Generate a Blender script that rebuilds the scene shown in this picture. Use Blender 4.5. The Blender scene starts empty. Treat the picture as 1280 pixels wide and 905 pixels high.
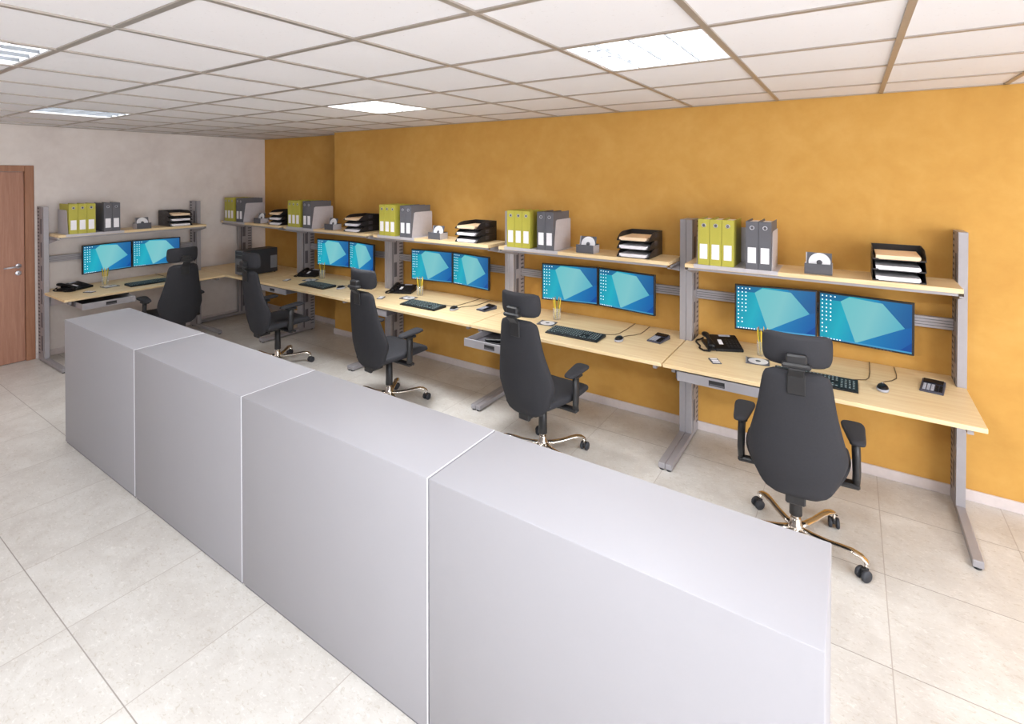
import bpy, bmesh, math, random
from mathutils import Vector, Matrix
random.seed(7)
S = bpy.context.scene
COL = S.collection
PI = math.pi

# ------------------------------------------------------------------ materials
def lin(c):
    c = c / 255.0
    return c / 12.92 if c <= 0.04045 else ((c + 0.055) / 1.055) ** 2.4
def rgb(r, g, b): return (lin(r), lin(g), lin(b), 1.0)

class NT:
    def __init__(s, name):
        s.m = bpy.data.materials.new(name); s.m.use_nodes = True
        s.t = s.m.node_tree; s.n = s.t.nodes; s.l = s.t.links
        s.b = s.n['Principled BSDF']
    def node(s, kind, **kw):
        n = s.n.new(kind)
        for k, v in kw.items(): setattr(n, k, v)
        return n
    def put(s, sock, v):
        if hasattr(v, 'is_output') or isinstance(v, bpy.types.NodeSocket): s.l.new(v, sock)
        else: sock.default_value = v
    def math(s, op, a, b=None, c=None):
        n = s.node('ShaderNodeMath', operation=op)
        s.put(n.inputs[0], a)
        if b is not None: s.put(n.inputs[1], b)
        if c is not None: s.put(n.inputs[2], c)
        return n.outputs[0]
    def mix(s, f, a, b):
        n = s.node('ShaderNodeMix', data_type='RGBA')
        s.put(n.inputs[0], f); s.put(n.inputs[6], a); s.put(n.inputs[7], b)
        return n.outputs[2]
    def noise(s, vec, scale, detail=4, rough=.55, dist=0):
        n = s.node('ShaderNodeTexNoise')
        s.l.new(vec, n.inputs['Vector']); n.inputs['Scale'].default_value = scale
        n.inputs['Detail'].default_value = detail; n.inputs['Roughness'].default_value = rough
        n.inputs['Distortion'].default_value = dist
        return n.outputs['Fac']
    def ramp(s, f, stops):
        n = s.node('ShaderNodeValToRGB'); s.l.new(f, n.inputs[0])
        e = n.color_ramp.elements
        while len(e) < len(stops): e.new(.5)
        for k, (p, c) in enumerate(stops): e[k].position = p; e[k].color = c
        return n.outputs[0]
    def obj(s): return s.node('ShaderNodeTexCoord').outputs['Object']
    def mapping(s, vec, scale=(1, 1, 1)):
        n = s.node('ShaderNodeMapping'); s.l.new(vec, n.inputs[0]); n.inputs['Scale'].default_value = scale
        return n.outputs[0]
    def bump(s, h, strength, dist=.002):
        n = s.node('ShaderNodeBump'); s.l.new(h, n.inputs['Height'])
        n.inputs['Strength'].default_value = strength; n.inputs['Distance'].default_value = dist
        s.l.new(n.outputs[0], s.b.inputs['Normal'])

def plain(name, col, rough=.5, metal=0, vary=.04, scale=30, emit=None, es=0, spec=.5, trans=0, bump=0):
    t = NT(name); b = t.b
    v = t.noise(t.obj(), scale, 3)
    lo = tuple(c * (1 - vary) for c in col[:3]) + (1,); hi = tuple(min(1, c * (1 + vary)) for c in col[:3]) + (1,)
    t.l.new(t.ramp(v, [(.3, lo), (.7, hi)]), b.inputs['Base Color'])
    b.inputs['Roughness'].default_value = rough; b.inputs['Metallic'].default_value = metal
    b.inputs['Specular IOR Level'].default_value = spec
    if trans: b.inputs['Transmission Weight'].default_value = trans; b.inputs['IOR'].default_value = 1.3
    if emit: b.inputs['Emission Color'].default_value = emit; b.inputs['Emission Strength'].default_value = es
    if bump: t.bump(t.noise(t.obj(), 400, 2), bump, .0006)
    return t.m

M = {}
def plaster(name, a, b_, c, bump=.25):
    t = NT(name); o = t.obj()
    n1 = t.noise(o, 1.6, 6, .6, .6); n2 = t.noise(o, 9, 5, .6, .3)
    f = t.math('ADD', t.math('MULTIPLY', n1, .65), t.math('MULTIPLY', n2, .35))
    t.l.new(t.ramp(f, [(.36, a), (.5, b_), (.64, c)]), t.b.inputs['Base Color'])
    t.b.inputs['Roughness'].default_value = .75; t.b.inputs['Specular IOR Level'].default_value = .25
    t.bump(t.noise(o, 24, 6, .6), bump, .004)
    return t.m
M['yellow'] = plaster('yellow_plaster', rgb(194, 146, 73), rgb(200, 153, 78), rgb(206, 160, 86))
M['white_wall'] = plaster('white_plaster', rgb(214, 205, 200), rgb(222, 214, 209), rgb(228, 221, 217), .15)

def floor_mat():
    t = NT('stone_tile'); o = t.obj()
    sep = t.node('ShaderNodeSeparateXYZ'); t.l.new(o, sep.inputs[0])
    def joint(src, off):
        f = t.math('FRACT', t.math('DIVIDE', t.math('ADD', src, off), .6))
        d = t.math('ABSOLUTE', t.math('SUBTRACT', f, .5))
        return t.math('GREATER_THAN', d, .5 - .0022 / .6)
    jx = joint(sep.outputs[0], 12.005); jy = joint(sep.outputs[1], 12.43)
    # a little tone per tile
    cx = t.math('FLOOR', t.math('DIVIDE', t.math('ADD', sep.outputs[0], 12.005), .6))
    cy = t.math('FLOOR', t.math('DIVIDE', t.math('ADD', sep.outputs[1], 12.43), .6))
    cmb = t.node('ShaderNodeCombineXYZ'); t.l.new(cx, cmb.inputs[0]); t.l.new(cy, cmb.inputs[1])
    wn = t.node('ShaderNodeTexWhiteNoise'); t.l.new(cmb.outputs[0], wn.inputs['Vector'])
    shift = t.node('ShaderNodeVectorMath', operation='ADD')
    sc = t.node('ShaderNodeVectorMath', operation='SCALE'); t.l.new(wn.outputs['Color'], sc.inputs[0]); sc.inputs['Scale'].default_value = 7
    t.l.new(o, shift.inputs[0]); t.l.new(sc.outputs[0], shift.inputs[1])
    sv = shift.outputs[0]
    cloud = t.noise(sv, 5, 6, .62, .5)
    fl = t.noise(t.mapping(sv, (1.0, 1.8, 1)), 38, 4, .7, 1.2)
    base = t.ramp(cloud, [(.3, rgb(194, 189, 183)), (.5, rgb(203, 199, 193)), (.7, rgb(211, 208, 203))])
    dark = t.ramp(fl, [(.34, (1, 1, 1, 1)), (.43, (0, 0, 0, 1))])
    c = t.mix(t.math('MULTIPLY', dark, .55), base, rgb(176, 166, 150))
    lite = t.ramp(fl, [(.57, (0, 0, 0, 1)), (.66, (1, 1, 1, 1))])
    c = t.mix(t.math('MULTIPLY', lite, .35), c, rgb(238, 235, 230))
    c = t.mix(jx, c, rgb(178, 170, 162)); c = t.mix(jy, c, rgb(154, 147, 140))
    t.l.new(c, t.b.inputs['Base Color'])
    t.b.inputs['Roughness'].default_value = .33; t.b.inputs['Specular IOR Level'].default_value = .4
    j = t.math('MAXIMUM', jx, jy)
    t.bump(t.math('SUBTRACT', 1, j), .5, .0015)
    return t.m
M['floor'] = floor_mat()

def wood_mat(name, a, b_, c, sx=.8, sy=14, sz=14):
    t = NT(name); o = t.obj()
    v = t.mapping(o, (sx, sy, sz))
    n = t.noise(v, 2.2, 6, .62, .7)
    n2 = t.noise(t.mapping(o, (sx * 3, sy * 6, sz * 6)), 3, 3, .6)
    f = t.math('ADD', t.math('MULTIPLY', n, .75), t.math('MULTIPLY', n2, .25))
    t.l.new(t.ramp(f, [(.32, a), (.5, b_), (.68, c)]), t.b.inputs['Base Color'])
    t.b.inputs['Roughness'].default_value = .42; t.b.inputs['Specular IOR Level'].default_value = .4
    return t.m
M['maple'] = wood_mat('maple_laminate', rgb(217, 187, 140), rgb(227, 202, 158), rgb(235, 214, 174))
M['door_wood'] = wood_mat('brown_door_veneer', rgb(150, 106, 86), rgb(164, 119, 98), rgb(176, 132, 110), 14, 14, .8)
M['frame_wood'] = wood_mat('brown_frame_veneer', rgb(142, 98, 74), rgb(156, 110, 84), rgb(168, 122, 94), 14, 14, .8)
M['ceiling'] = (lambda t: (t.l.new(t.mix(t.math('MULTIPLY', t.ramp(t.noise(t.obj(), 60, 3, .7), [(.28, (1, 1, 1, 1)), (.36, (0, 0, 0, 1))]), .5), rgb(229, 228, 231), rgb(202, 199, 198)), t.b.inputs['Base Color']), t.b.inputs['Roughness'].__setattr__('default_value', .9), t.m)[2])(NT('mineral_ceiling_tile'))
M['grid'] = plain('ceiling_grid_metal', rgb(176, 168, 160), .38, .55)
M['base'] = plain('baseboard_paint', rgb(206, 196, 194), .5)
M['silver'] = plain('silver_powder_coat', rgb(160, 157, 161), .42, .2, .02)
M['silver_dark'] = plain('shaded_slot_metal', rgb(92, 90, 96), .6, .1)
M['cab'] = plain('light_grey_cabinet', rgb(152, 151, 156), .5, 0, .008, 4, spec=.3)
M['cab_edge_glint'] = plain('painted_edge_highlight', rgb(214, 214, 220), .3, 0, .01)
M['cab_plinth'] = plain('grey_plinth', rgb(110, 110, 116), .5)
M['fabric'] = plain('charcoal_upholstery', rgb(47, 47, 51), .8, 0, .06, 120, spec=.3, bump=.25)
M['black'] = plain('black_plastic', rgb(36, 36, 38), .45)
M['deepblack'] = plain('deep_black_plastic', rgb(17, 17, 20), .42, spec=.3)
M['rubber'] = plain('caster_rubber', rgb(44, 46, 52), .6)
M['chrome'] = plain('polished_aluminium', rgb(226, 218, 208), .16, 1, .01)
M['yellowgreen'] = plain('yellow_green_card', rgb(176, 169, 66), .5, 0, .02)
M['greycard'] = plain('dark_grey_card', rgb(92, 92, 98), .5, 0, .02)
M['rack'] = plain('grey_rack_steel', rgb(188, 184, 188), .45, .1)
M['paper'] = plain('white_paper', rgb(236, 234, 238), .8, 0, .02)
M['cream'] = plain('cream_paper', rgb(240, 214, 180), .8, 0, .02)
M['tray'] = plain('black_tray_plastic', rgb(38, 36, 38), .35)
M['box'] = plain('grey_board', rgb(86, 86, 92), .6)
M['disc'] = plain('silver_disc', rgb(232, 232, 236), .25, 0, .02)
M['key'] = plain('dark_teal_keycap', rgb(38, 48, 52), .55)
M['keyboard'] = plain('keyboard_black', rgb(18, 22, 25), .5)
M['legend'] = plain('key_legend_grey', rgb(150, 168, 170), .6)
M['calc'] = plain('slate_blue_plastic', rgb(66, 68, 82), .4)
M['calckey'] = plain('light_grey_key', rgb(168, 170, 180), .5)
M['lcd'] = plain('calculator_window', rgb(26, 26, 30), .2)
M['pencil'] = plain('yellow_pencil_paint', rgb(226, 196, 40), .4)
M['pencil2'] = plain('green_pencil_paint', rgb(120, 130, 50), .4)
M['eraser'] = plain('red_eraser', rgb(150, 60, 40), .7)
M['tip'] = plain('pencil_wood_tip', rgb(214, 178, 130), .7)
M['cable'] = plain('grey_brown_cable', rgb(96, 76, 52), .5)
M['glass'] = plain('clear_glass', (.9, .92, .92, 1), .08, 0, 0); M['glass'].node_tree.nodes['Principled BSDF'].inputs['Alpha'].default_value = .16
M['handle'] = plain('satin_nickel', rgb(196, 196, 204), .3, .8)
M['pc'] = plain('pc_black_steel', rgb(44, 44, 48), .4)
M['pcgrey'] = plain('pc_grey_panel', rgb(112, 112, 116), .45)
M['lampwhite'] = plain('lamp_reflector', rgb(238, 240, 244), .35, emit=None)
M['tube'] = plain('lit_tube', rgb(255, 255, 255), .5, emit=(1, 1, 1, 1), es=5)
M['louver'] = plain('louver_blade', rgb(104, 108, 112), .6)
M['window_glass'] = plain('window_glass', (.95, .97, .98, 1), .02, 0, 0, trans=1)
M['window_frame'] = plain('window_frame_white', rgb(230, 230, 230), .5)
def screen_mat(name, stops, gx=True, strength=1.0, off=0.0):
    t = NT(name); uv = t.node('ShaderNodeUVMap'); sep = t.node('ShaderNodeSeparateXYZ')
    t.l.new(uv.outputs[0], sep.inputs[0])
    f = t.math('ADD', t.math('MULTIPLY', sep.outputs[0], .8), t.math('MULTIPLY', t.math('SUBTRACT', sep.outputs[1], .5), -.15 if gx else .3))
    c = t.ramp(f, stops)
    t.l.new(c, t.b.inputs['Emission Color']); t.b.inputs['Emission Strength'].default_value = strength
    t.b.inputs['Base Color'].default_value = (.005, .005, .006, 1); t.b.inputs['Roughness'].default_value = .5; t.b.inputs['Specular IOR Level'].default_value = .15
    return t.m
ES = .82
M['scr_bg'] = screen_mat('desktop_wallpaper', [(0, rgb(20, 160, 190)), (.2, rgb(40, 190, 212)), (.45, rgb(34, 150, 205)), (.8, rgb(18, 84, 168))], strength=ES)
M['scr_light'] = screen_mat('wallpaper_light_facet', [(.15, rgb(120, 212, 218)), (.45, rgb(138, 214, 220)), (.8, rgb(84, 186, 212))], strength=ES)
M['scr_mid'] = screen_mat('wallpaper_mid_facet', [(.2, rgb(44, 160, 205)), (.5, rgb(36, 140, 200)), (.85, rgb(24, 100, 180))], strength=ES)
M['scr_dark'] = screen_mat('wallpaper_dark_facet', [(.0, rgb(32, 120, 165)), (.5, rgb(48, 130, 185)), (.85, rgb(28, 90, 160))], strength=ES)
M['scr_icon'] = plain('desktop_icon', rgb(230, 240, 245), .5, emit=rgb(200, 235, 240), es=.75)
M['scr_task'] = plain('taskbar', rgb(30, 90, 130), .5, emit=rgb(60, 140, 175), es=.7)

# ------------------------------------------------------------------ mesh builder
class MB:
    def __init__(s): s.bm = bmesh.new(); s.mats = []
    def mi(s, m):
        if m is None: return 0
        if m not in s.mats: s.mats.append(m)
        return s.mats.index(m)
    def _faces(s, fs, m, smooth):
        k = s.mi(m)
        for f in fs: f.material_index = k; f.smooth = smooth
    def box(s, x0, x1, y0, y1, z0, z1, m=None, bev=0, T=None, seg=1):
        b = bmesh.new(); bmesh.ops.create_cube(b, size=1)
        for v in b.verts:
            v.co = Vector(((x0 + x1) / 2 + v.co.x * (x1 - x0), (y0 + y1) / 2 + v.co.y * (y1 - y0), (z0 + z1) / 2 + v.co.z * (z1 - z0)))
        if bev: bmesh.ops.bevel(b, geom=list(b.edges), offset=bev, segments=seg, affect='EDGES', profile=.5)
        s.add(b, m, T, seg > 1); return s
    def add(s, b, m, T=None, smooth=False):
        if T is not None: bmesh.ops.transform(b, matrix=T, verts=b.verts)
        mp = {}
        for v in b.verts: mp[v] = s.bm.verts.new(v.co)
        k = s.mi(m)
        for f in b.faces:
            try: nf = s.bm.faces.new([mp[v] for v in f.verts])
            except ValueError: continue
            nf.material_index = k; nf.smooth = smooth
        b.free()
    def prism(s, pts, axis, a0, a1, m=None, bev=0, T=None):
        """pts 2d in the two other axes (in xyz order); extruded along axis"""
        def P(u, v, w):
            return {0: Vector((w, u, v)), 1: Vector((u, w, v)), 2: Vector((u, v, w))}[axis]
        b = bmesh.new()
        lo = [b.verts.new(P(u, v, a0)) for u, v in pts]; hi = [b.verts.new(P(u, v, a1)) for u, v in pts]
        n = len(pts)
        b.faces.new(lo); b.faces.new(hi[::-1])
        for i in range(n): b.faces.new([lo[i], hi[i], hi[(i + 1) % n], lo[(i + 1) % n]])
        bmesh.ops.recalc_face_normals(b, faces=b.faces)
        if bev: bmesh.ops.bevel(b, geom=list(b.edges), offset=bev, segments=1, affect='EDGES')
        s.add(b, m, T); return s
    def loft(s, rings, m=None, smooth=True, cap=True, T=None):
        b = bmesh.new(); R = [[b.verts.new(p) for p in r] for r in rings]; n = len(rings[0])
        for i in range(len(R) - 1):
            for j in range(n):
                b.faces.new([R[i][j], R[i][(j + 1) % n], R[i + 1][(j + 1) % n], R[i + 1][j]])
        if cap: b.faces.new(R[0][::-1]); b.faces.new(R[-1])
        bmesh.ops.recalc_face_normals(b, faces=b.faces)
        s.add(b, m, T, smooth); return s
    def tube(s, pts, r, m=None, n=8, T=None, flat=1.0):
        pts = [Vector(p) for p in pts]; rings = []
        rr = r if isinstance(r, (list, tuple)) else [r] * len(pts)
        up = Vector((0, 0, 1)); prev = None
        for i, p in enumerate(pts):
            d = (pts[min(i + 1, len(pts) - 1)] - pts[max(i - 1, 0)]).normalized()
            if prev is None:
                a = up if abs(d.z) < .9 else Vector((0, 1, 0)); sx = d.cross(a).normalized()
            else:
                sx = (prev - d * prev.dot(d)).normalized()
            prev = sx; sy = sx.cross(d).normalized()
            rings.append([p + sx * math.cos(2 * PI * k / n) * rr[i] + sy * math.sin(2 * PI * k / n) * rr[i] * flat for k in range(n)])
        return s.loft(rings, m, True, True, T)
    def lathe(s, prof, cx=0, cy=0, n=20, m=None, T=None, smooth=True):
        rings = [[Vector((cx + r * math.cos(2 * PI * k / n), cy + r * math.sin(2 * PI * k / n), z)) for k in range(n)] for r, z in prof]
        return s.loft(rings, m, smooth, True, T)
    def build(s, name, m=None, parent=None, T=None, auto=None):
        if T is not None: bmesh.ops.transform(s.bm, matrix=T, verts=s.bm.verts)
        me = bpy.data.meshes.new(name)
        if m is not None and not s.mats: s.mats.append(m)
        s.bm.to_mesh(me); s.bm.free()
        for k in s.mats: me.materials.append(M[k] if isinstance(k, str) else k)
        o = bpy.data.objects.new(name, me); COL.objects.link(o)
        if parent is not None: o.parent = parent
        return o

def empty(name):
    o = bpy.data.objects.new(name, None); o.empty_display_size = .05; COL.objects.link(o); return o
def tag(o, label=None, cat=None, group=None, kind=None):
    for k, v in (('label', label), ('category', cat), ('group', group), ('kind', kind)):
        if v: o[k] = v
    return o
KIDS = {}
def copy_tree(o, parent=None):
    c = o.copy(); COL.objects.link(c); c.parent = parent
    for ch in [x for x in list(o.children)]: copy_tree(ch, c)
    return c
USED = set()
def put(proto, T, label, cat, group):
    """first use of a prototype moves it, later uses copy it"""
    if proto.name in USED: o = copy_tree(proto)
    else: o = proto; USED.add(proto.name)
    o.matrix_world = T
    return tag(o, label, cat, group)
def TR(x, y, z, rz=0, rx=0, ry=0):
    return Matrix.Translation((x, y, z)) @ Matrix.Rotation(rz, 4, 'Z') @ Matrix.Rotation(rx, 4, 'X') @ Matrix.Rotation(ry, 4, 'Y')
def R(d): return math.radians(d)
def struct(o): o['kind'] = 'structure'; return o

# ------------------------------------------------------------------ room shell
H = 2.534; XL = -3.30; XR = 8.7; YB = -6.6; XS = -1.355; YR = .25
f = MB(); f.box(XL - .15, XR + .15, YB - .15, YR + .15, -.1, 0, 'floor'); struct(f.build('floor'))
w = MB()
w.box(XS, XR + .15, 0, YR + .15, 0, H + .1, 'yellow'); w.box(XL - .15, XS, YR, YR + .15, 0, H + .1, 'yellow')
struct(w.build('wall_back'))
# left wall with the door opening
DY1 = -2.43; DZ = 2.09; DY0 = DY1 - 1.04
w = MB()
w.box(XL - .15, XL, DY1, YR, 0, H + .1, 'white_wall'); w.box(XL - .15, XL, YB - .15, DY0, 0, H + .1, 'white_wall')
w.box(XL - .15, XL, DY0, DY1, DZ, H + .1, 'white_wall'); struct(w.build('wall_left'))
w = MB()      # right wall and rear wall with window openings
def wall_with_holes(mb, axis, pos, thick, a0, a1, holes, z0, z1):
    cuts = sorted(holes); a = a0
    def bx(p, q, lo, hi):
        if q - p < 1e-4: return
        if axis == 0: mb.box(pos, pos + thick, p, q, lo, hi, 'white_wall')
        else: mb.box(p, q, pos, pos + thick, lo, hi, 'white_wall')
    for p, q in cuts:
        bx(a, p, 0, H + .1); bx(p, q, 0, z0); bx(p, q, z1, H + .1); a = q
    bx(a, a1, 0, H + .1)
WR = [(-1.5, -.15), (-3.0, -1.65), (-4.5, -3.15), (-6.2, -4.65)]; WZ0 = .08; WB = [(-.9, .9), (1.3, 3.1), (3.5, 5.6)]
wall_with_holes(w, 0, XR, .15, YB - .15, 0, WR, WZ0, 2.35); struct(w.build('wall_right'))
w = MB(); wall_with_holes(w, 1, YB - .15, .15, XL, XR, WB, .85, 2.35); struct(w.build('wall_front'))
n = 0
for axis, pos, lst in ((0, XR + .05, WR), (1, YB - .1, WB)):
    for p, q in lst:
        n += 1
        fr = MB()
        def fb(a, b, z0, z1, th=.05, m='window_frame'):
            if axis == 0: fr.box(pos, pos + th, a, b, z0, z1, m)
            else: fr.box(a, b, pos, pos + th, z0, z1, m)
        lo = WZ0 if axis == 0 else .85
        fb(p, p + .06, lo, 2.35); fb(q - .06, q, lo, 2.35); fb(p + .06, q - .06, lo, lo + .06); fb(p + .06, q - .06, 2.29, 2.35)
        fb((p + q) / 2 - .03, (p + q) / 2 + .03, lo + .06, 2.29)
        struct(fr.build('window_%d' % n))
# ceiling slab, tiles and the metal grid
LIGHTS = [(3.0, -2.242), (.6, -1.642), (-1.8, -2.842), (.6, -4.042), (3.0, -4.642), (-1.8, -4.642)]
gx = [i * .6 for i in range(int(XL / .6) - 1, int(XR / .6) + 1)]
gy = [-.442 - .6 * j for j in range(-1, 11)]
c = MB()
xs = sorted(set([XL] + [x for x in gx if XL < x < XR] + [XR])); ys = sorted(set([YB] + [y for y in gy if YB < y < YR] + [YR]))
for i in range(len(xs) - 1):
    for j in range(len(ys) - 1):
        if any(abs(xs[i] - lx) < .01 and abs(ys[j] - ly) < .01 for lx, ly in LIGHTS): continue
        c.box(xs[i], xs[i + 1], ys[j], ys[j + 1], H + .006, H + .02, 'ceiling')
c.box(XL - .15, XR + .15, YB - .15, YR + .15, H + .14, H + .2, 'ceiling')
struct(c.build('ceiling'))
g = MB()
for x in gx:
    if XL < x < XR:
        if XS < x: g.box(x - .012, x + .012, YB, 0, H - .001, H + .03, 'grid')
        else: g.box(x - .012, x + .012, YB, YR, H - .001, H + .03, 'grid')
for y in gy:
    if YB < y < -.05: g.box(XL, XR, y - .012, y + .012, H, H + .03, 'grid')
g.box(XL, XL + .02, YB, YR, H - .001, H + .03, 'grid'); g.box(XS, XR, -.016, 0, H - .001, H + .03, 'grid'); g.box(XL, XS, YR - .016, YR, H - .001, H + .03, 'grid')
struct(g.build('trim_1'))
# baseboards
def baseboard(name, boxes):
    b = MB()
    for x0, x1, y0, y1 in boxes: b.box(x0, x1, y0, y1, 0, .068, 'base', .003)
    struct(b.build(name))
baseboard('baseboard_back', [(XS, XR, -.014, 0), (XL, XS - .014, YR - .014, YR), (XS - .014, XS, -.014, YR)])
baseboard('baseboard_left', [(XL, XL + .014, DY1 + .012, YR - .014), (XL, XL + .014, YB, DY0 - .012)])
baseboard('baseboard_right', [(XR - .014, XR, YB + .014, -.014)])
baseboard('baseboard_front', [(XL + .014, XR, YB, YB + .014)])
# door
d = MB(); d.box(XL - .10, XL + .012, DY1 - .065, DY1 + .012, 0, DZ + .012, 'frame_wood', .004)
d.box(XL - .10, XL + .012, DY0 - .012, DY0 + .065, 0, DZ + .012, 'frame_wood', .004); d.box(XL - .10, XL + .012, DY0 + .065, DY1 - .065, DZ - .055, DZ + .012, 'frame_wood', .004)
d.box(XL - .06, XL - .05, DY0 + .065, DY0 + .08, 0, DZ - .055, 'frame_wood')
fr = struct(d.build('trim_2'))
d = MB(); d.box(XL - .05, XL - .008, DY0 + .067, DY1 - .068, .006, DZ - .058, 'door_wood', .003); door = struct(d.build('door_1'))
h = MB(); hy = DY1 - .12
h.lathe([(.0001, 0), (.026, 0), (.026, .007), (.022, .01), (.0001, .01)], T=TR(XL - .008, hy, 1.03, 0, 0, PI / 2), m='handle')
h.tube([(XL - .002, hy, 1.03), (XL + .042, hy, 1.03), (XL + .05, hy - .012, 1.029), (XL + .05, hy - .06, 1.026), (XL + .05, hy - .125, 1.024)], [.009, .009, .01, .009, .008], 'handle', 10)
h.build('door_handle', parent=door)
h = MB(); h.lathe([(.0001, 0), (.026, 0), (.026, .006), (.022, .008), (.0001, .008)], T=TR(XL - .008, hy, .955, 0, 0, PI / 2), m='handle')
h.box(XL, XL + .002, hy - .003, hy + .003, .94, .962, 'silver_dark'); h.build('keyhole_plate', parent=door)

# ------------------------------------------------------------------ ceiling lights
def make_light():
    r = empty('ceiling_light')
    b = MB(); W = .6; t = .012
    b.box(t, W - t, t, W - t, .085, .1, 'lampwhite')
    b.box(t, t + .01, t, W - t, .004, .085, 'lampwhite'); b.box(W - t - .01, W - t, t, W - t, .004, .085, 'lampwhite')
    b.box(t + .01, W - t - .01, t, t + .01, .004, .085, 'lampwhite'); b.box(t + .01, W - t - .01, W - t - .01, W - t, .004, .085, 'lampwhite')
    b.build('housing', parent=r)
    for k in range(4):
        y = .1 + k * .133
        q = MB(); q.tube([(.045, y, .058), (.555, y, .058)], .013, 'tube', 12); q.build('tube', parent=r)
        q = MB()
        q.box(.022, .04, y - .02, y + .02, .035, .084, 'louver'); q.build('tube_holder', parent=r)
    q = MB()
    for k in range(1, 4): q.prism([(k * .1455 + .0055, .002), (k * .1455 + .0095, .002), (k * .1455 + .0095, .018), (k * .1455 + .0055, .018)], 1, .023, .577, 'louver')
    for k in range(1, 4):
        y = .033 + k * .1335; q.prism([(y - .002, .018), (y + .002, .018), (y + .014, .04), (y - .014, .04)], 0, .023, .577, 'lampwhite')
    q.build('louver', parent=r)
    return r
lp = make_light()
LL = ['square ceiling light nearest the yellow wall, between grid bars right of centre', 'square ceiling light in the middle distance above the desks', 'square ceiling light over the left end of the grey cabinets, farthest from the yellow wall',
      'square ceiling light cut by the left edge of the photo', None, None]
for (x, y), lab in zip(LIGHTS, LL):
    if lab: put(lp, TR(x, y, H), lab, 'ceiling light', 'louvred ceiling lights')
OFF = [(5.4, -1.642), (6.0, -4.042), (3.0, -4.642), (.6, -6.442), (-1.8, -4.642)]  # extra ceiling lamps out of view, added to brighten the room
c = MB()
for x, y in OFF: c.box(x, x + .6, y, y + .6, H - .01, H + .004, 'lampwhite')  # white panels dressing the added lamps, also out of view
struct(c.build('added_lamp_panels'))
# plain ceiling tiles fill the two cells behind the camera
c = MB()
for x, y in LIGHTS[4:]: c.box(x, x + .6, y, y + .6, H + .006, H + .02, 'ceiling')
struct(c.build('ceiling_rear'))

# ------------------------------------------------------------------ grey cabinets
CX = [-.81, .397, 1.604, 2.811, 4.006]; CY0, CY1, CZ = -2.866, -2.446, .921
cl = ['grey cabinet at the far left end of the long row', 'grey cabinet second from the left end of the row', 'grey cabinet third from the left, between two seams', 'grey cabinet nearest the camera, at the right end of the row']
for k in range(4):
    r = empty('storage_cabinet'); x0, x1 = CX[k] + .002, CX[k + 1] - .002
    r.location = ((x0 + x1) / 2, (CY0 + CY1) / 2, 0); cx = (x1 - x0) / 2; cy = (CY1 - CY0) / 2
    b = MB(); b.box(-cx, cx, -cy, cy, .012, CZ, 'cab', .003, seg=3); b.build('body', parent=r)
    if k < 3:
        b = MB(); b.box(cx - .0055, cx - .001, -cy - .0006, -cy + .004, .014, CZ - .002, 'cab_edge_glint'); b.box(cx - .0055, cx - .001, -cy, cy - .002, CZ - .004, CZ + .0006, 'cab_edge_glint'); tag(b.build('edge_highlight', parent=r), 'narrow painted highlight along the edge')  # pale strips paint the light that a bevelled edge catches
    b = MB(); b.box(-cx + .01, cx - .01, -cy + .006, cy - .02, 0, .012, 'cab_plinth'); b.build('plinth', parent=r)
    # doors on the side towards the desks
    for s_ in (-1, 1):
        b = MB(); a0, a1 = (-cx + .01, -.002) if s_ < 0 else (.002, cx - .01)
        b.box(a0, a1, cy, cy + .012, .03, CZ - .03, 'cab', .002); dd = b.build('door', parent=r)
        b = MB(); hx = s_ * .05; b.box(hx - .006, hx + .006, cy + .012, cy + .03, .42, .56, 'handle', .002); b.build('door_handle', parent=dd)
    tag(r, cl[k], 'cabinet', 'row of grey cabinets')

# ------------------------------------------------------------------ workstation (desk, posts, shelf, drawer)
def make_post(r, x, flip):
    """upright .046 wide starting at x; slotted side"""
    w_ = .045; b = MB()
    b.box(x, x + w_, -.212, -.182, .046, 1.662, 'silver', .002)
    b.box(x + .006, x + w_ - .006, -.182, -.165, .046, 1.66, 'silver_dark')
    b.box(x, x + w_, -.165, -.016, .046, 1.66, 'silver')
    for z0 in [.12 + .25 * k for k in range(6)]:
        b.box(x - .0006, x + w_ + .0006, -.158, -.115, z0, z0 + .16, 'silver_dark')
    z = .08
    while z < 1.64:
        b.box(x - .0008, x + w_ + .0008, -.078, -.03, z, z + .014, 'silver_dark'); z += .037
    b.build('post', parent=r)
    b = MB(); b.box(x, x + w_, -.732, -.016, .010, .047, 'silver', .003); ft = b.build('foot', parent=r)
    b = MB()
    for yy in (-.715, -.05): b.lathe([(.016, 0), (.018, .004), (.014, .0105)], x + w_ / 2, yy, 12, 'black')
    b.build('glide', parent=ft)
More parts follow.
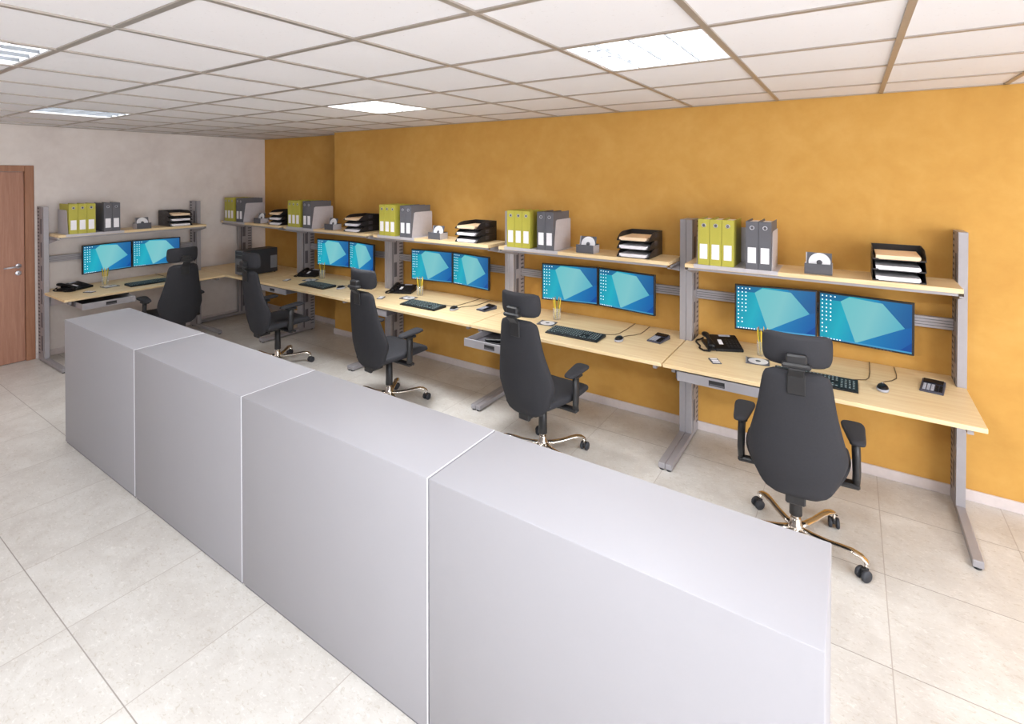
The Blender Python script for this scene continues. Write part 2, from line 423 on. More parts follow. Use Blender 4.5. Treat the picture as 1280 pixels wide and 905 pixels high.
def make_station(W, dx, dopen, dw=.49, desk_x=None, shelf_x=None, drawer=True, notch=0):
    r = empty('workstation')
    make_post(r, .001, 0); make_post(r, W - .046, 1)
    d0, d1 = desk_x or (.004, W - .004)
    b = MB(); bz0, bz1 = .726, .750
    # notched round the two posts
    pts = [(d0, -.805), (d1, -.805), (d1, -.214), (W - .048, -.214), (W - .048, -.012), (.048, -.012), (.048, -.214), (d0, -.214)]
    b.prism(pts, 2, bz0, bz1, 'maple', .002); b.build('desktop', parent=r)
    for x in (.05, W - .075):
        b = MB(); b.box(x, x + .025, -.76, -.02, .69, .7255, 'silver'); b.prism([(-.212, .60), (-.182, .60), (-.182, .6905), (-.6, .6905), (-.6, .68)], 0, x + .002, x + .006, 'silver')
        b.build('desk_bracket', parent=r)
    s0, s1 = shelf_x or (.056, W - .054)
    b = MB(); b.box(s0, s1, -.467, -.02 if False else -.13, 1.344, 1.371, 'maple', .0015); b.build('shelf', parent=r)
    b = MB(); b.box(s0 + .02, s1 - .02, -.452, -.427, 1.326, 1.3435, 'silver'); b.box(s0 + .02, s1 - .02, -.18, -.15, 1.326, 1.3435, 'silver'); b.build('shelf_rail', parent=r)
    for x in (.047, W - .050):
        q = MB(); q.prism([(-.16, 1.255), (-.13, 1.255), (-.13, 1.343), (-.445, 1.343), (-.445, 1.318)], 0, x, x + .003, 'silver')
        q.box(x if x < .5 else x - .02, x + .023 if x < .5 else x + .003, -.452, -.13, 1.318, 1.325, 'silver'); q.build('shelf_bracket', parent=r)
    for z in (1.047, .655) if drawer else (.655,):
        q = MB()
        q.box(.046, W - .046, -.075, -.045, z, z + .07, 'silver', .002)
        for k in range(1, 4): q.box(.046, W - .046, -.0765, -.0745, z + k * .0175 - .0016, z + k * .0175 + .0016, 'silver_dark')
        q.build('cross_rail', parent=r)
    if drawer:
        x0 = .10 + dx; x1 = x0 + dw; zt = .716; zb = .655; yf = -.785 - dopen
        q = MB()
        for x in (x0 - .012, x1 + .006): q.box(x, x + .006, -.79, -.25, .665, .7255, 'silver_dark')
        q.build('drawer_runner', parent=r)
        q = MB(); q.box(x0 - .004, x1 + .004, yf - .012, yf, zb, zt, 'silver', .0015)
        q.box(x0, x0 + .004, yf, yf + .5, zb + .004, zt - .004, 'silver'); q.box(x1 - .004, x1, yf, yf + .5, zb + .004, zt - .004, 'silver')
        q.box(x0 + .004, x1 - .004, yf, yf + .5, zb + .004, zb + .008, 'silver_dark'); q.box(x0, x1, yf + .5, yf + .504, zb + .004, zt - .004, 'silver')
        dr = q.build('drawer', parent=r)
        q = MB(); hx = x0 + .24; q.box(hx - .047, hx + .047, yf - .0135, yf - .0115, .668, .701, 'black')
        q.box(hx - .043, hx + .043, yf - .0145, yf - .0130, .6705, .680, 'silver_dark'); q.build('drawer_handle', parent=dr)
        tag(dr, 'pale grey drawer with a black slot handle')
    return r

# ------------------------------------------------------------------ small things
def make_monitor():
    """origin: bottom centre of the casing front plane, facing -y"""
    r = empty('monitor'); W, Hh = .512, .325; bz = .011
    b = MB()
    b.box(-W / 2, W / 2, 0, .022, 0, Hh, 'black', .002)
    b.box(-W / 2 + .09, W / 2 - .09, .022, .04, .06, Hh - .06, 'black', .006)
    b.build('casing', parent=r)
    # screen with its wallpaper and desktop icons
    sw, sh = W - 2 * bz, Hh - 2 * bz
    bm = bmesh.new(); uvl = bm.loops.layers.uv.new('UVMap')
    names = ['scr_bg', 'scr_light', 'scr_mid', 'scr_dark', 'scr_icon', 'scr_task']
    def poly(uv, mi, lay):
        vs = [bm.verts.new((-sw / 2 + u * sw, -.0006 - .00012 * lay, bz + (1 - v) * sh)) for u, v in uv]
        fc = bm.faces.new(vs); fc.material_index = mi
        for l, (u, v) in zip(fc.loops, uv): l[uvl].uv = (u, 1 - v)
    def q(u0, u1, v0, v1, mi, lay): poly([(u0, v1), (u1, v1), (u1, v0), (u0, v0)], mi, lay)
    q(0, 1, 0, 1, 0, 0)
    poly([(.66, 0), (.93, .51), (1, .47), (1, 0)], 3, 1)
    poly([(.43, 1), (.86, 1), (1, .78), (1, .47), (.93, .51)], 2, 1)
    poly([(.0, .13), (.24, .13), (.34, .0), (0, .0)], 3, 1)
    poly([(.24, .13), (.41, .985), (.93, .51), (.70, .06), (.34, .02)], 1, 2)
    for cx_, col in enumerate([10, 10, 7, 1]):
        for k in range(col):
            if (cx_, k) == (1, 7): continue
            u = .02 + cx_ * .049; v = .035 + k * .088
            q(u, u + .015, v, v + .026, 4, 3)
    q(0, 1, .968, 1, 5, 3)
    for k in range(7): q(.02 + .035 * k, .035 + .035 * k, .974, .994, 4, 4)
    bmesh.ops.recalc_face_normals(bm, faces=bm.faces)
    for fc in bm.faces:
        if fc.normal.y > 0: fc.normal_flip()
    me = bpy.data.meshes.new('screen'); bm.to_mesh(me); bm.free()
    for nme in names: me.materials.append(M[nme])
    o = bpy.data.objects.new('screen', me); COL.objects.link(o); o.parent = r
    b = MB()
    for k in range(7): b.box(.03 + k * .018, .04 + k * .018, -.0012, .0005, .003, .007, 'silver_dark')
    b.build('control_button', parent=r)
    return r
def arm_part(mon, L, side):
    b = MB(); b.box(-.05, .05, .04, .048, .11, .21, 'silver', .002)
    b.tube([(0, .046, .16), (0, L, .16)], .014, 'silver', 10); b.box(-.03, .03, L - .004, L + .004, .135, .2, 'silver', .001)
    b.build('mount_arm', parent=mon)

def make_binder(colour):
    r = empty('ring_binder'); W, D, Hh = .0755, .285, .317
    b = MB()
    b.box(-W / 2, W / 2, -.0, .003, 0, Hh, colour, .0008)                    # spine
    b.box(-W / 2, -W / 2 + .0025, .003, D, 0, Hh, colour); b.box(W / 2 - .0025, W / 2, .003, D, 0, Hh, colour)
    b.build('cover', parent=r)
    b = MB(); b.box(-W / 2 + .004, W / 2 - .012, .02, D - .015, .006, Hh - .012, 'paper'); b.build('page_block', parent=r)
    b = MB(); b.box(-.025, .025, -.0006, .0002, .042, .145, 'paper'); b.build('spine_label', parent=r)
    b = MB(); T = TR(0, 0, Hh - .042, 0, PI / 2)
    b.lathe([(.0145, -.0001), (.0145, .0016), (.0095, .0016), (.0095, -.0001)], n=18, m='handle', T=T)
    b.lathe([(.0001, 0), (.0095, 0), (.0095, .0006), (.0001, .0006)], n=14, m='silver_dark', T=T); b.build('finger_ring', parent=r)
    return r
def make_rack():
    r = empty('binder_rack')
    b = MB(); b.box(-.02, .505, -.006, .29, 0, .0022, 'rack'); b.box(-.02, .505, -.0085, -.006, -.024, .0022, 'rack'); b.build('base_plate', parent=r)
    b = MB(); b.box(.0, .468, .288, .290, .0022, .25, 'rack'); b.build('back_plate', parent=r)
    for x, hh in ((-.002, .255), (.468, .255)):
        b = MB(); b.prism([(.0, .0022), (.30, .0022), (.30, .235), (.295, hh), (.055, hh), (.035, hh - .008)], 0, x, x + .0022, 'rack'); b.build('divider', parent=r)
    return r
def make_tray():
    r = empty('letter_tray'); W, D = .252, .325; t = .003
    b = MB(); b.box(-W / 2, W / 2, 0, D, 0, t, 'tray')
    b.box(-W / 2, W / 2, D - t, D, t, .062, 'tray')
    side = [(0.0, 0.0), (D - t, 0.0), (D - t, .062), (.13, .062), (.09, .058), (.05, .045), (.02, .022), (0, .008)]
    for x in (-W / 2, W / 2 - t): b.prism([(y, z) for y, z in side], 0, x, x + t, 'tray')
    b.box(-W / 2 + t, -W / 2 + .03, 0, t, t, .008, 'tray'); b.box(W / 2 - .03, W / 2 - t, 0, t, t, .008, 'tray')
    b.build('tray_body', parent=r)
    b = MB()
    for sx in (-1, 1):
        for k in range(3): b.box(sx * (W / 2 + .0004) - .0006, sx * (W / 2 + .0004) + .0006, .14, .2, .022 + k * .012, .028 + k * .012, 'silver_dark')
    b.build('side_slot', parent=r)
    return r
def make_paper(m, hh):
    r = MB(); k = 4
    for i in range(k):
        dx = random.uniform(-.002, .002); dy = random.uniform(0, .003)
        r.box(-.105 + dx, .105 + dx, dy, .285 + dy, hh * i / k, hh * (i + 1) / k - .0002, m)
    return r.build('paper_stack')
def make_discbox():
    r = MB(); W, D = .15, .12
    r.box(-W / 2, W / 2, 0, .003, 0, .066, 'box'); r.box(-W / 2, -W / 2 + .003, .003, D, 0, .062, 'rack'); r.box(W / 2 - .003, W / 2, .003, D, 0, .062, 'rack')
    r.box(-W / 2 + .003, W / 2 - .003, D - .003, D, 0, .066, 'box'); r.box(-W / 2 + .003, W / 2 - .003, .003, D - .003, 0, .003, 'box')
    return r.build('storage_box')
def disc_mb(T):
    b = MB(); n = 32
    b.loft([[Vector((rr * math.cos(2 * PI * k / n), rr * math.sin(2 * PI * k / n), z)) for k in range(n)] for rr, z in ((.0075, 0), (.06, 0), (.06, .0012), (.0075, .0012), (.0075, 0))], 'disc', False, False)
    b.lathe([(.0076, .0001), (.016, .0001), (.016, .0022), (.0076, .0022)], n=18, m='box')
    bmesh.ops.transform(b.bm, matrix=T, verts=b.bm.verts); return b
def make_case():
    """jewel case lying flat, origin at centre bottom"""
    r = empty('disc_case')
    b = MB(); b.box(-.071, .071, -.0625, .0625, 0, .005, 'box', .001); b.build('case_tray', parent=r)
    disc_mb(TR(.004, 0, .0052)).build('disc', parent=r)
    b = MB(); b.box(-.071, -.064, -.0625, .0625, .005, .0085, 'silver', .0005); b.build('hinge', parent=r)
    return r
def make_cardholder():
    r = empty('label_holder')
    b = MB(); b.box(-.03, .03, -.05, .05, 0, .007, 'box', .002); b.build('holder_body', parent=r)
    for k in range(3):
        b = MB(); b.box(-.022, .022, -.042 + k * .031, -.022 + k * .031, .007, .0082, 'paper'); b.build('label_strip', parent=r)
    return r
def make_keyboard():
    r = empty('keyboard'); W, D = .44, .175
    b = MB(); b.prism([(-D / 2, 0), (D / 2, 0), (D / 2, .022), (-D / 2, .010)], 0, -W / 2, W / 2, 'keyboard', .002); b.build('case', parent=r)
    b = MB(); tl = math.atan2(.012, D)
    def key(x0, x1, row, rows=1):
        y1 = D / 2 - .012 - row * .0255; y0 = y1 - .0215 * rows - .004 * (rows - 1)
        z = lambda y: .016 + y * math.tan(tl)
        T = Matrix.Translation((0, (y0 + y1) / 2, z((y0 + y1) / 2) + .0005)) @ Matrix.Rotation(tl, 4, 'X')
        b.box(x0, x1, -(y1 - y0) / 2, (y1 - y0) / 2, 0, .005, 'key', .001, T)
        b.box((x0 + x1) / 2 - .0045, (x0 + x1) / 2 + .0045, -.0035, .0045, .005, .0053, 'legend', 0, T)
    x = -W / 2 + .01
    for row in range(6):
        n_ = 14
        if row == 5:
            xx = x
            for wd in (.024, .02, .02, .115, .02, .02, .024): key(xx, xx + wd, row); xx += wd + .0035
        else:
            for k in range(n_): key(x + k * .0197, x + k * .0197 + .0155, row)
        for k in range(3):
            if row in (0, 1, 2) or row == 5 or (row == 4 and k == 1): key(.066 + k * .0197, .0825 + k * .0197, row)
        for k in range(4):
            if row > 0: key(.131 + k * .0197, .1475 + k * .0197, row)
    b.build('keys', parent=r)
    b = MB(); b.tube([(.0, D / 2 - .003, .008), (.03, D / 2 + .018, .003), (.09, D / 2 + .03, .003), (.19, D / 2 + .045, .003), (.26, D / 2 + .09, .003), (.275, D / 2 + .14, .003), (.283, D / 2 + .25, .003), (.285, D / 2 + .40, .003), (.285, D / 2 + .47, .003)], .0026, 'cable', 6); b.build('cable', parent=r)
    return r
def make_mouse():
    r = empty('computer_mouse')
    def sh(z0, k): return [Vector((k * .03 * math.cos(a) * (1 - .12 * math.sin(a)), k * .054 * math.sin(a), z0)) for a in [2 * PI * i / 20 for i in range(20)]]
    b = MB(); b.loft([sh(.001, .92), sh(.006, 1), sh(.014, 1.0), sh(.017, .96)], 'calckey'); b.build('base_shell', parent=r)
    b = MB(); b.loft([sh(.0171, .93), sh(.026, .82), sh(.032, .6), sh(.034, .3)], 'deepblack'); b.build('top_shell', parent=r)
    b = MB(); b.tube([(-.004, .025, .031), (.004, .025, .031)], .006, 'silver', 10); b.build('scroll_wheel', parent=r)
    b = MB(); b.tube([(0, .05, .008), (.0, .08, .003), (-.004, .11, .003), (.018, .15, .003), (.052, .19, .003), (.078, .25, .003), (.082, .32, .003), (.08, .40, .003), (.078, .475, .003)], .0026, 'cable', 6); b.build('cable', parent=r)
    return r
def make_calc():
    r = empty('calculator')
    b = MB(); W, D = .108, .165
    b.prism([(-D / 2, 0), (D / 2, 0), (D / 2, .03), (.03, .019), (-D / 2, .010)], 0, -W / 2, W / 2, 'calc', .002); b.build('case', parent=r)
    b = MB(); T = TR(0, .055, .0247, 0, R(11.3)); b.box(-.046, .046, -.022, .022, .0, .006, 'lcd', .001, T); b.build('display', parent=r)
    b = MB(); tl = math.atan2(.009, .1125)
    for i in range(5):
        for j in range(5):
            y = -.068 + j * .018; x = -.042 + i * .0185; T = TR(x, y, .0112 + (y + D / 2) * math.tan(tl), 0, tl)
            b.box(0, .014, 0, .013, -.001, .004, 'calckey' if i < 3 else 'deepblack', .0008, T)
    b.build('keys', parent=r)
    return r
def make_phone():
    r = empty('telephone'); D = .225
    b = MB(); b.prism([(-D / 2, 0), (D / 2 - .02, 0), (D / 2, .055), (D / 2 - .03, .062), (-D / 2, .02)], 0, -.075, .115, 'deepblack', .004); b.build('base', parent=r)
    b = MB()
    sec = lambda y, z, a, c_: [Vector((-.098 + a * math.cos(t_), y, z + c_ * math.sin(t_))) for t_ in [2 * PI * i / 12 for i in range(12)]]
    b.loft([sec(-.115, .034, .012, .01), sec(-.11, .034, .025, .016), sec(-.085, .036, .027, .019), sec(-.06, .05, .018, .012), sec(0, .062, .016, .011), sec(.05, .066, .018, .012), sec(.075, .063, .027, .019), sec(.1, .063, .025, .016), sec(.108, .063, .012, .01)], 'deepblack')
    b.build('handset', parent=r)
    b = MB(); b.box(-.124, -.073, -.112, .1, .002, .022, 'deepblack', .004); b.build('cradle', parent=r)
    tl = math.atan2(.042, D - .03)
    def on(x, y): return TR(x, y, .0205 + (y + D / 2) * math.tan(tl), 0, tl)
    b = MB(); b.box(-.04, .04, -.012, .012, 0, .0015, 'calckey', 0, on(.03, .07)); b.build('display', parent=r)
    b = MB(); b.box(-.014, .014, -.032, .032, 0, .0015, 'paper', 0, on(-.02, -.02)); b.build('memory_label', parent=r)
    b = MB()
    for i in range(4):
        for j in range(5): b.box(-.007, .007, -.005, .005, 0, .003, 'black', .001, on(.022 + i * .023, -.085 + j * .024))
    b.build('keypad', parent=r)
    b = MB(); pts = []
    base = [(-.098, -.112, .03), (-.12, -.135, .010), (-.16, -.12, .008), (-.175, -.07, .008), (-.16, -.02, .008), (-.165, .03, .008), (-.168, .07, .009), (-.155, .10, .012), (-.13, .112, .014), (-.105, .105, .03)]
    for i in range(len(base) - 1):
        for k in range(6):
            t_ = k / 6; pts.append(tuple(base[i][q] * (1 - t_) + base[i + 1][q] * t_ for q in range(3)))
    pts.append(base[-1]); b.tube(pts, [.0055 + .0012 * (i % 2) for i in range(len(pts))], 'deepblack', 8); b.build('coiled_cord', parent=r)
    return r
def make_cup():
    b = MB(); n = 20
    prof = [(.001, 0), (.033, 0), (.036, .1), (.034, .1), (.0315, .004), (.001, .004)]
    b.lathe(prof, m='glass', n=n); return b.build('pencil_cup')
def make_pencil(mat, red=False):
    b = MB(); Lh = .172
    b.tube([(0, 0, 0), (0, 0, Lh)], .0037, mat, 6)
    b.lathe([(.0037, Lh), (.0037, Lh + .004), (.0008, Lh + .016)], n=6, m='tip' if not red else 'eraser'); return b.build('pencil')
def make_stapler():
    r = empty('stapler')
    b = MB(); b.box(-.075, .065, -.018, .018, 0, .008, 'deepblack', .003); b.build('base', parent=r)
    b = MB(); b.box(-.07, .075, -.015, .015, .012, .034, 'deepblack', .006, TR(0, 0, 0, 0, 0, -.06)); b.build('lever', parent=r)
    return r
def make_pc():
    r = empty('computer_tower'); W, D, Hh = .2, .44, .315
    b = MB(); b.box(-W / 2, W / 2, 0, D, .01, Hh, 'pc', .004); b.build('case', parent=r)
    b = MB(); b.box(-W / 2 + .004, W / 2 - .004, -.012, 0, .014, Hh - .004, 'pcgrey', .004); fp = b.build('front_panel', parent=r)
    for k in range(2):
        b = MB(); b.box(-.08, .08, -.015, -.012, .215 + k * .046, .253 + k * .046, 'pc', .001); b.build('drive_bay', parent=fp)
    b = MB(); b.box(-.06, .06, -.014, -.012, .05, .14, 'pc', .001); b.build('front_grille', parent=fp)
    b = MB(); b.box(W / 2, W / 2 + .003, D - .1, D - .01, .06, .22, 'pcgrey', .001); b.build('side_vent', parent=r)
    b = MB()
    for x in (-.08, .08):
        for y in (.03, D - .03): b.lathe([(.012, 0), (.012, .0102)], x, y, 10, 'black')
    b.build('rubber_foot', parent=r)
    return r

# ------------------------------------------------------------------ office chair (faces +y, origin under the hub)
def sring(cx, cy, cz, hx, hy, n=28, p=3.2, plane='xy', bend=0.0):
    out = []
    for k in range(n):
        a = 2 * PI * k / n; c_, s_ = math.cos(a), math.sin(a)
        u = hx * math.copysign(abs(c_) ** (2 / p), c_); v = hy * math.copysign(abs(s_) ** (2 / p), s_)
        if plane == 'xy': out.append(Vector((cx + u, cy + v + bend * u * u, cz)))
        elif plane == 'xz': out.append(Vector((cx + u, cy, cz + v + bend * u * u)))
    return out
def interp(tab, t):
    for i in range(len(tab) - 1):
        a, b = tab[i], tab[i + 1]
        if a[0] <= t <= b[0]:
            h_ = b[0] - a[0]; f_ = (t - a[0]) / h_; out = []
            p0 = tab[max(i - 1, 0)]; p3 = tab[min(i + 2, len(tab) - 1)]
            for k in range(1, len(a)):
                m0 = (b[k] - p0[k]) / (b[0] - p0[0]); m1 = (p3[k] - a[k]) / (p3[0] - a[0])
                out.append((2 * f_**3 - 3 * f_**2 + 1) * a[k] + (f_**3 - 2 * f_**2 + f_) * h_ * m0 + (-2 * f_**3 + 3 * f_**2) * b[k] + (f_**3 - f_**2) * h_ * m1)
            return out
    return list(tab[-1][1:])
def make_chair(star=54):
    r = empty('office_chair')
    # base: five arms, casters
    b = MB(); b.lathe([(.026, .085), (.036, .088), (.036, .118), (.028, .125), (.026, .15), (.024, .155)], n=20, m='chrome'); hub = b.build('hub', parent=r)
    for k in range(5):
        a = R(star + 72 * k); ca, sa = math.cos(a), math.sin(a)
        rings = []
        for t_, z, hw, hh in ((.02, .098, .022, .016), (.08, .094, .020, .014), (.15, .098, .018, .011), (.21, .108, .019, .009), (.26, .112, .021, .009), (.30, .104, .021, .010), (.325, .088, .017, .010), (.334, .078, .012, .008)):
            ring = []
            for i in range(14):
                q = 2 * PI * i / 14; lx = hw * math.cos(q); lz = hh * math.sin(q)
                ring.append(Vector((t_ * ca - lx * sa, t_ * sa + lx * ca, z + lz)))
            rings.append(ring)
        b = MB(); b.loft(rings, 'chrome'); b.build('base_arm', parent=r)
        cr_ = empty('caster'); cr_.parent = r
        bpy.data.objects.remove(cr_)
        T = TR(.318 * ca, .318 * sa, 0, a + R(40 + 50 * k))
        b = MB(); b.tube([(0, 0, .04), (0, 0, .086)], .007, 'chrome', 10, T); b.box(-.012, .026, -.010, .010, .03, .058, 'black', .004, T); cs = b.build('caster', parent=r)
        for s_ in (-1, 1):
            q = MB(); TT = T @ TR(.014, s_ * .018, .029, 0, PI / 2)
            q.lathe([(.0001, -.009), (.024, -.009), (.029, -.005), (.029, .005), (.024, .009), (.0001, .009)], n=20, m='rubber', T=TT); q.build('wheel', parent=cs)
    b = MB(); b.lathe([(.022, .15), (.022, .2)], n=18, m='chrome'); b.build('gas_cylinder', parent=r)
    b = MB(); b.lathe([(.029, .17), (.031, .172), (.027, .40)], n=20, m='black'); b.build('column_cover', parent=r)
    b = MB(); b.box(-.08, .08, -.14, .12, .385, .425, 'black', .012); b.box(-.15, .15, -.03, .03, .39, .415, 'black', .008)
    b.tube([(.08, .03, .40), (.2, .05, .395), (.235, .05, .392)], .006, 'black', 8); b.tube([(.225, .05, .392), (.255, .052, .392)], .012, 'black', 8)
    b.build('tilt_mechanism', parent=r)
    # seat
    tab = [(0, .15, .43, .020), (.12, .18, .44, .034), (.5, .245, .455, .040), (.8, .25, .46, .038), (.95, .235, .452, .030), (1, .21, .440, .014)]
    rings = []
    N = 18
    for i in range(N + 1):
        t_ = i / N; hx, cz, hz = interp(tab, t_)
        rings.append(sring(0, -.23 + .49 * t_, cz + .01, hx, hz, plane='xz', p=3.4, bend=.25))
    b = MB(); b.loft(rings, 'fabric'); b.build('seat', parent=r)
    # back: lower part wide, waisted, narrow top
    tab = [(0, .095, -.222, .014), (.03, .135, -.225, .024), (.10, .172, -.230, .034), (.20, .198, -.240, .042), (.30, .221, -.250, .043), (.38, .219, -.257, .042), (.52, .198, -.274, .037), (.7, .172, -.292, .031), (.86, .156, -.302, .028), (.94, .146, -.305, .026), (.985, .128, -.306, .020), (1, .10, -.306, .010)]
    rings = []; N = 34
    for i in range(N + 1):
        t_ = i / N; hx, cy, hy = interp(tab, t_)
        rings.append(sring(0, cy, .388 + .655 * t_, hx, hy, p=2.9, bend=1.1 if t_ > .1 else .6 + 5 * t_))
    b = MB(); b.loft(rings, 'fabric'); bk = b.build('backrest', parent=r)
    b = MB(); b.box(-.045, .045, -.235, -.205, .345, .40, 'black', .008); b.box(-.045, .045, -.21, -.10, .355, .385, 'black', .006); b.build('back_support', parent=r)
    # headrest bracket and pad
    b = MB(); T = TR(0, -.334, .985, 0, R(4)); b.box(-.04, .04, -.006, .006, -.05, .055, 'black', .005, T)
    b.prism([(-.336, 1.02), (-.326, 1.04), (-.375, 1.085), (-.385, 1.07)], 0, -.034, .034, 'black', .003)
    b.box(-.062, .062, -.385, -.335, 1.075, 1.10, 'black', .008); b.box(-.045, .045, -.374, -.318, 1.09, 1.14, 'black', .008)
    b.build('headrest_bracket', parent=r)
    tab = [(0, .118, .010), (.06, .138, .022), (.25, .150, .030), (.6, .152, .030), (.88, .148, .024), (.97, .138, .016), (1, .12, .008)]
    rings = []; N = 16
    for i in range(N + 1):
        t_ = i / N; hx, hy = interp(tab, t_)
        rings.append(sring(0, -.305 - .014 * t_, 1.066 + .157 * t_, hx, hy, p=3.4, bend=2.2))
    b = MB(); b.loft(rings, 'fabric'); b.build('headrest', parent=r)
    # armrests
    for s_ in (-1, 1):
        ar = MB()
        ar.tube([(s_ * .265, .0, .64), (s_ * .268, .0, .56), (s_ * .27, -.005, .47), (s_ * .268, -.005, .42)], [.020, .020, .019, .018], 'black', 12, flat=1.5)
        ar.box(min(s_ * .13, s_ * .285), max(s_ * .13, s_ * .285), -.028, .02, .392, .418, 'black', .008)
        ar.box(s_ * .265 - .03, s_ * .265 + .03, -.05, .05, .628, .65, 'black', .006)
        arm = ar.build('armrest', parent=r)
        tab = [(0, .018, .004), (.05, .030, .012), (.2, .038, .016), (.55, .047, .016), (.82, .053, .015), (.95, .045, .012), (1, .025, .004)]
        rings = []; N = 16
        for i in range(N + 1):
            t_ = i / N; hx, hz = interp(tab, t_)
            rings.append(sring(s_ * (.268 - .012 * t_), -.115 + .25 * t_, .662 + .012 * t_, hx, hz, plane='xz', p=2.8))
        b = MB(); b.loft(rings, 'fabric'); b.build('arm_pad', parent=arm)
    return r

# ------------------------------------------------------------------ placing everything
P = {5: 'the rightmost desk', 4: 'the second desk from the right', 3: 'the third desk from the right', 2: 'the fourth desk from the right', 1: 'the corner desk', 0: 'the desk on the white wall'}
U = {5: TR(3.012, 0, 0), 4: TR(1.412, 0, 0), 3: TR(-.188, 0, 0), 2: TR(-1.788, 0, 0), 1: TR(-3.245, 0, 0), 0: TR(-3.25, -2.41, 0, PI / 2)}
stA = make_station(1.6, 0, 0)
SL = {5: 'silver framed maple desk with shelf, rightmost on the yellow wall', 3: 'silver framed maple desk with shelf, third from the right on the yellow wall', 2: 'silver framed maple desk with shelf, fourth from the right, across the wall step'}
for k in (5, 3, 2): put(stA, U[k], SL[k], 'desk', 'workstations along the walls')
put(make_station(1.6, .018, .235, .385), U[4], 'maple desk with shelf and pulled-out drawer, second from the right on the yellow wall', 'desk', 'workstations along the walls')
put(make_station(1.455, 0, 0, drawer=False), U[1], 'maple corner desk with shelf carrying the black computer tower', 'desk', 'workstations along the walls')
put(make_station(1.6, 0, .185, .455), U[0], 'maple desk with shelf and open drawer against the white wall beside the door', 'desk', 'workstations along the walls')

mon = {}
def monitor_pair(k):
    for s_, nm in ((-1, 'left'), (1, 'right')):
        if s_ not in mon:
            mon[s_] = make_monitor(); arm_part(mon[s_], .070, s_)
        ang = s_ * -R(8.5)
        c0 = Vector((.848, -.118, .886)); cxm = c0 + Vector((s_ * (.2565 * math.cos(R(8.5)) + .002), -.2565 * math.sin(R(8.5)), 0))
        put(mon[s_], U[k] @ TR(cxm.x, cxm.y, cxm.z, ang), '%s monitor of the pair above %s' % (nm, P[k]), 'monitor', 'paired monitors showing a blue wallpaper')
for k in (5, 4, 3, 2, 0): monitor_pair(k)

pr = dict(yb=make_binder('yellowgreen'), gb=make_binder('greycard'), rack=make_rack(), tray=make_tray(), pw=make_paper('paper', .024), pcream=make_paper('cream', .024),
          box=make_discbox(), case=make_case(), holder=make_cardholder(), kb=make_keyboard(), mouse=make_mouse(), calc=make_calc(), phone=make_phone(), cup=make_cup(),
          pen=make_pencil('pencil'), pen2=make_pencil('pencil2', True))
SZ = 1.371
for k in (5, 4, 3, 2, 1, 0):
    u = U[k]; p_ = P[k]; sc = 1.0 if k != 1 else 1.0
    put(pr['rack'], u @ TR(.138, -.462, SZ + .0003), 'grey steel binder rack on the shelf over ' + p_, 'binder rack', 'binder racks on the shelves')
    for i, nm in enumerate(('left', 'middle', 'right')):
        put(pr['yb'], u @ TR(.1835 + .078 * i, -.466, SZ + .0028), '%s yellow-green binder of three over %s' % (nm, p_), 'binder', 'yellow-green binders on the shelves')
    for i, nm in enumerate(('left', 'right')):
        put(pr['gb'], u @ TR(.4895 + .0775 * i, -.472, SZ + .0028), '%s dark grey binder of two over %s' % (nm, p_), 'binder', 'dark grey binders on the shelves')
    put(pr['box'], u @ TR(.862, -.422, SZ + .0003), 'small dark grey disc box on the shelf over ' + p_, 'box', 'disc boxes on the shelves')
    put(pr['case'], u @ TR(.862, -.372, SZ + .0065, 0, R(76)) @ Matrix.Translation((0, .0625, 0)) @ Matrix.Rotation(0, 4, 'Z'), 'disc in its case leaning in the box over ' + p_, 'disc case', 'disc cases in the boxes')
    for i, nm in enumerate(('bottom', 'middle', 'top')):
        z = SZ + .0004 + i * .0625
        put(pr['tray'], u @ TR(1.265, -.437, z), '%s black letter tray of three over %s' % (nm, p_), 'letter tray', 'black letter trays on the shelves')
        put(pr['pcream'] if i == 2 else pr['pw'], u @ TR(1.262, -.432, z + .0032), '%s paper stack in the %s letter tray over %s' % ('cream' if i == 2 else 'white', nm, p_), 'paper', 'paper in the letter trays')
    if k == 1: continue
    if k != 0 or True:
        put(pr['case'], u @ TR(.52, -.42, .7502, R(8)), 'disc case lying flat on ' + p_, 'disc case', 'disc cases lying on the desks')
    put(pr['kb'], u @ TR(.853, -.572, .7502), 'dark keyboard lying on ' + p_, 'keyboard', 'keyboards on the desks')
    if k != 0: put(pr['mouse'], u @ TR(1.19, -.515, .7502), 'black and silver mouse on ' + p_, 'mouse', 'mice on the desks')
    if k not in (0, 2): put(pr['calc'], u @ TR(1.432, -.335, .7502, R(-10)), 'slate calculator on the right side of ' + p_, 'calculator', 'calculators on the desks')
    if k != 4:
        put(pr['phone'], u @ TR(.262, -.225, .7502, R(26)), 'black corded telephone on ' + p_, 'telephone', 'telephones on the desks')
        put(pr['holder'], u @ TR(.283, -.572, .7502, R(28)), 'small grey flat holder with white strips on ' + p_, 'holder', 'small flat holders on the desks')
    put(pr['cup'], u @ TR(.528, -.262, .7502), 'clear cup of pencils on ' + p_, 'cup', 'pencil cups on the desks')
    for i in range(6):
        a = 2 * PI * i / 6 + .4; rad = .012; tilt = .13
        T = TR(.528 + rad * math.cos(a), -.262 + rad * math.sin(a), .7562) @ Matrix.Rotation(tilt * .9, 4, Vector((-math.sin(a), math.cos(a), 0)))
        put(pr['pen2'] if i in (2, 5) else pr['pen'], u @ T, '%s pencil in the clear cup on %s' % ('green' if i in (2, 5) else 'yellow', p_), 'pencil', '%s pencils in the cup on %s' % ('green' if i in (2, 5) else 'yellow', p_))
put(make_pc(), TR(-2.22, -.74, .7502), 'black computer tower standing on the corner desk', 'computer', None)
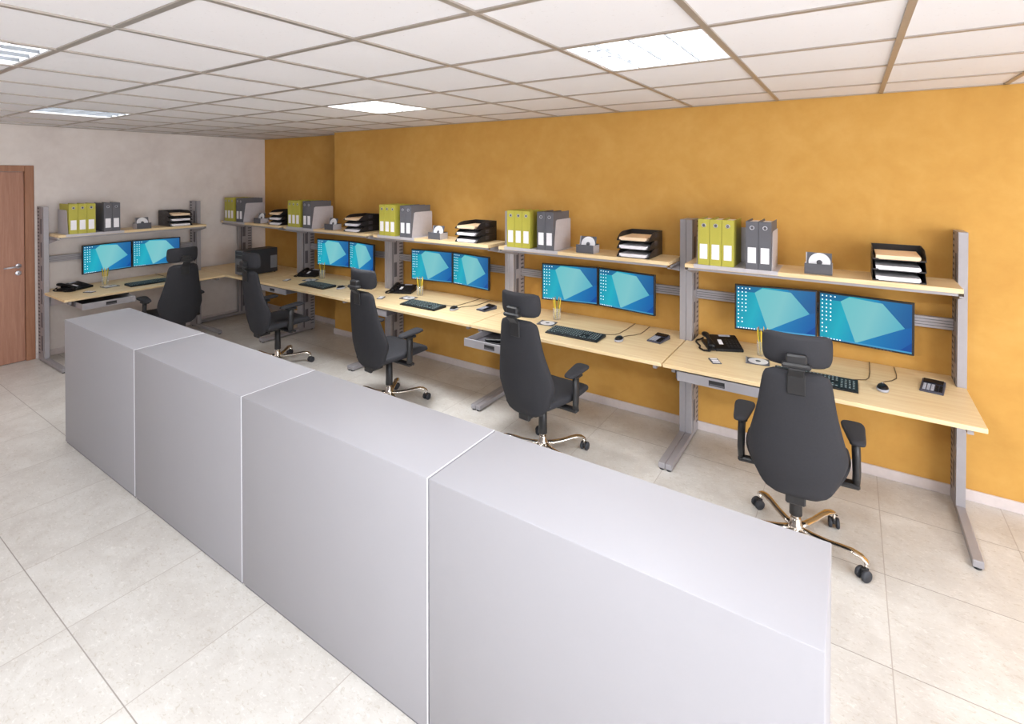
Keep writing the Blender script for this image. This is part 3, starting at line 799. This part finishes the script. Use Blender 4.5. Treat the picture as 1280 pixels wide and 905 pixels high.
put(make_stapler(), U[4] @ TR(.285, -.87, .6632, R(14)), 'small black stapler lying in the pulled-out drawer of the second desk from the right', 'stapler', None)

ch = make_chair()
CH = [(5, .795, -1.045, 4, 'nearest black office chair, at the rightmost desk'), (4, .83, -1.04, -4, 'black office chair at the second desk from the right'),
      (3, .90, -1.05, -4, 'black office chair at the third desk from the right'), (2, .84, -1.05, -4, 'black office chair at the fourth desk from the right'),
      (0, .88, -1.06, -2, 'black office chair behind the far end of the cabinets, at the white wall desk')]
for k, x, y, rz, lab in CH: put(ch, U[k] @ TR(x, y, 0, R(rz)), lab, 'office chair', 'high-backed office chairs')

# ------------------------------------------------------------------ light
def area(name, loc, rot, sx, sy, power, col=(1, 1, 1), spread=180):
    l = bpy.data.lights.new(name, 'AREA'); l.shape = 'RECTANGLE'; l.size = sx; l.size_y = sy; l.energy = power; l.color = col; l.spread = R(spread)
    o = bpy.data.objects.new(name, l); COL.objects.link(o); o.location = loc; o.rotation_euler = rot; return o
PWR = dict(r=(7, 9, 136, 160), b=(1, 1, 1), lamp=(17, 36, 8, 4), off=(5, 78, 82, 1, 14))
for (p, q), e in zip(WR, PWR['r']): area('daylight_right', (XR + .04, (p + q) / 2, 1.22), (0, R(90), 0), 2.2, q - p - .1, e, (.96, 1, 1.06))
for (p, q), e in zip(WB, PWR['b']): area('daylight_front', ((p + q) / 2, YB - .04, 1.6), (R(90), 0, 0), q - p - .1, 1.4, e, (.96, 1, 1.06))
for (x, y), e in zip(LIGHTS[:4], PWR['lamp']): area('lamp_light', (x + .3, y + .3, H + .0435), (0, 0, 0), .53, .53, e, (.97, 1, 1.03), 118)
for (x, y), e in zip(OFF, PWR['off']): area('added_fill_lamp', (x + .3, y + .3, H - .012), (0, 0, 0), .5, .5, e, (.97, 1, 1.03))  # added fill from above, no fixture in view
wd = bpy.data.worlds.new('world'); S.world = wd; wd.use_nodes = True
wd.node_tree.nodes['Background'].inputs[0].default_value = (.9, .95, 1, 1); wd.node_tree.nodes['Background'].inputs[1].default_value = .3

# ------------------------------------------------------------------ camera (fitted, principal point off centre)
cam = bpy.data.cameras.new('camera'); co = bpy.data.objects.new('camera', cam); COL.objects.link(co); S.camera = co
F, PX, PY = 647.495, 627.261, 226.762; yaw, pitch = -.5943, -.0113
cam.sensor_fit = 'HORIZONTAL'; cam.sensor_width = 36; cam.lens = F / 1280 * 36; cam.clip_start = .05
cam.shift_x = (640 - PX) / 1280; cam.shift_y = -(452.5 - PY) / 1280
fw = Vector((math.sin(yaw) * math.cos(pitch), math.cos(yaw) * math.cos(pitch), math.sin(pitch)))
rt = Vector((math.cos(yaw), -math.sin(yaw), 0)); up = rt.cross(fw)
m = Matrix((rt, up, -fw)).transposed().to_4x4(); m.translation = (4.0463, -4.229, 1.9937); co.matrix_world = m
vs = S.view_settings; vs.view_transform = 'Standard'; vs.look = 'None'; vs.gamma = 1; vs.use_curve_mapping = False; vs.exposure = 0.0
S.cycles.max_bounces = 12; S.cycles.diffuse_bounces = 9; S.cycles.glossy_bounces = 4
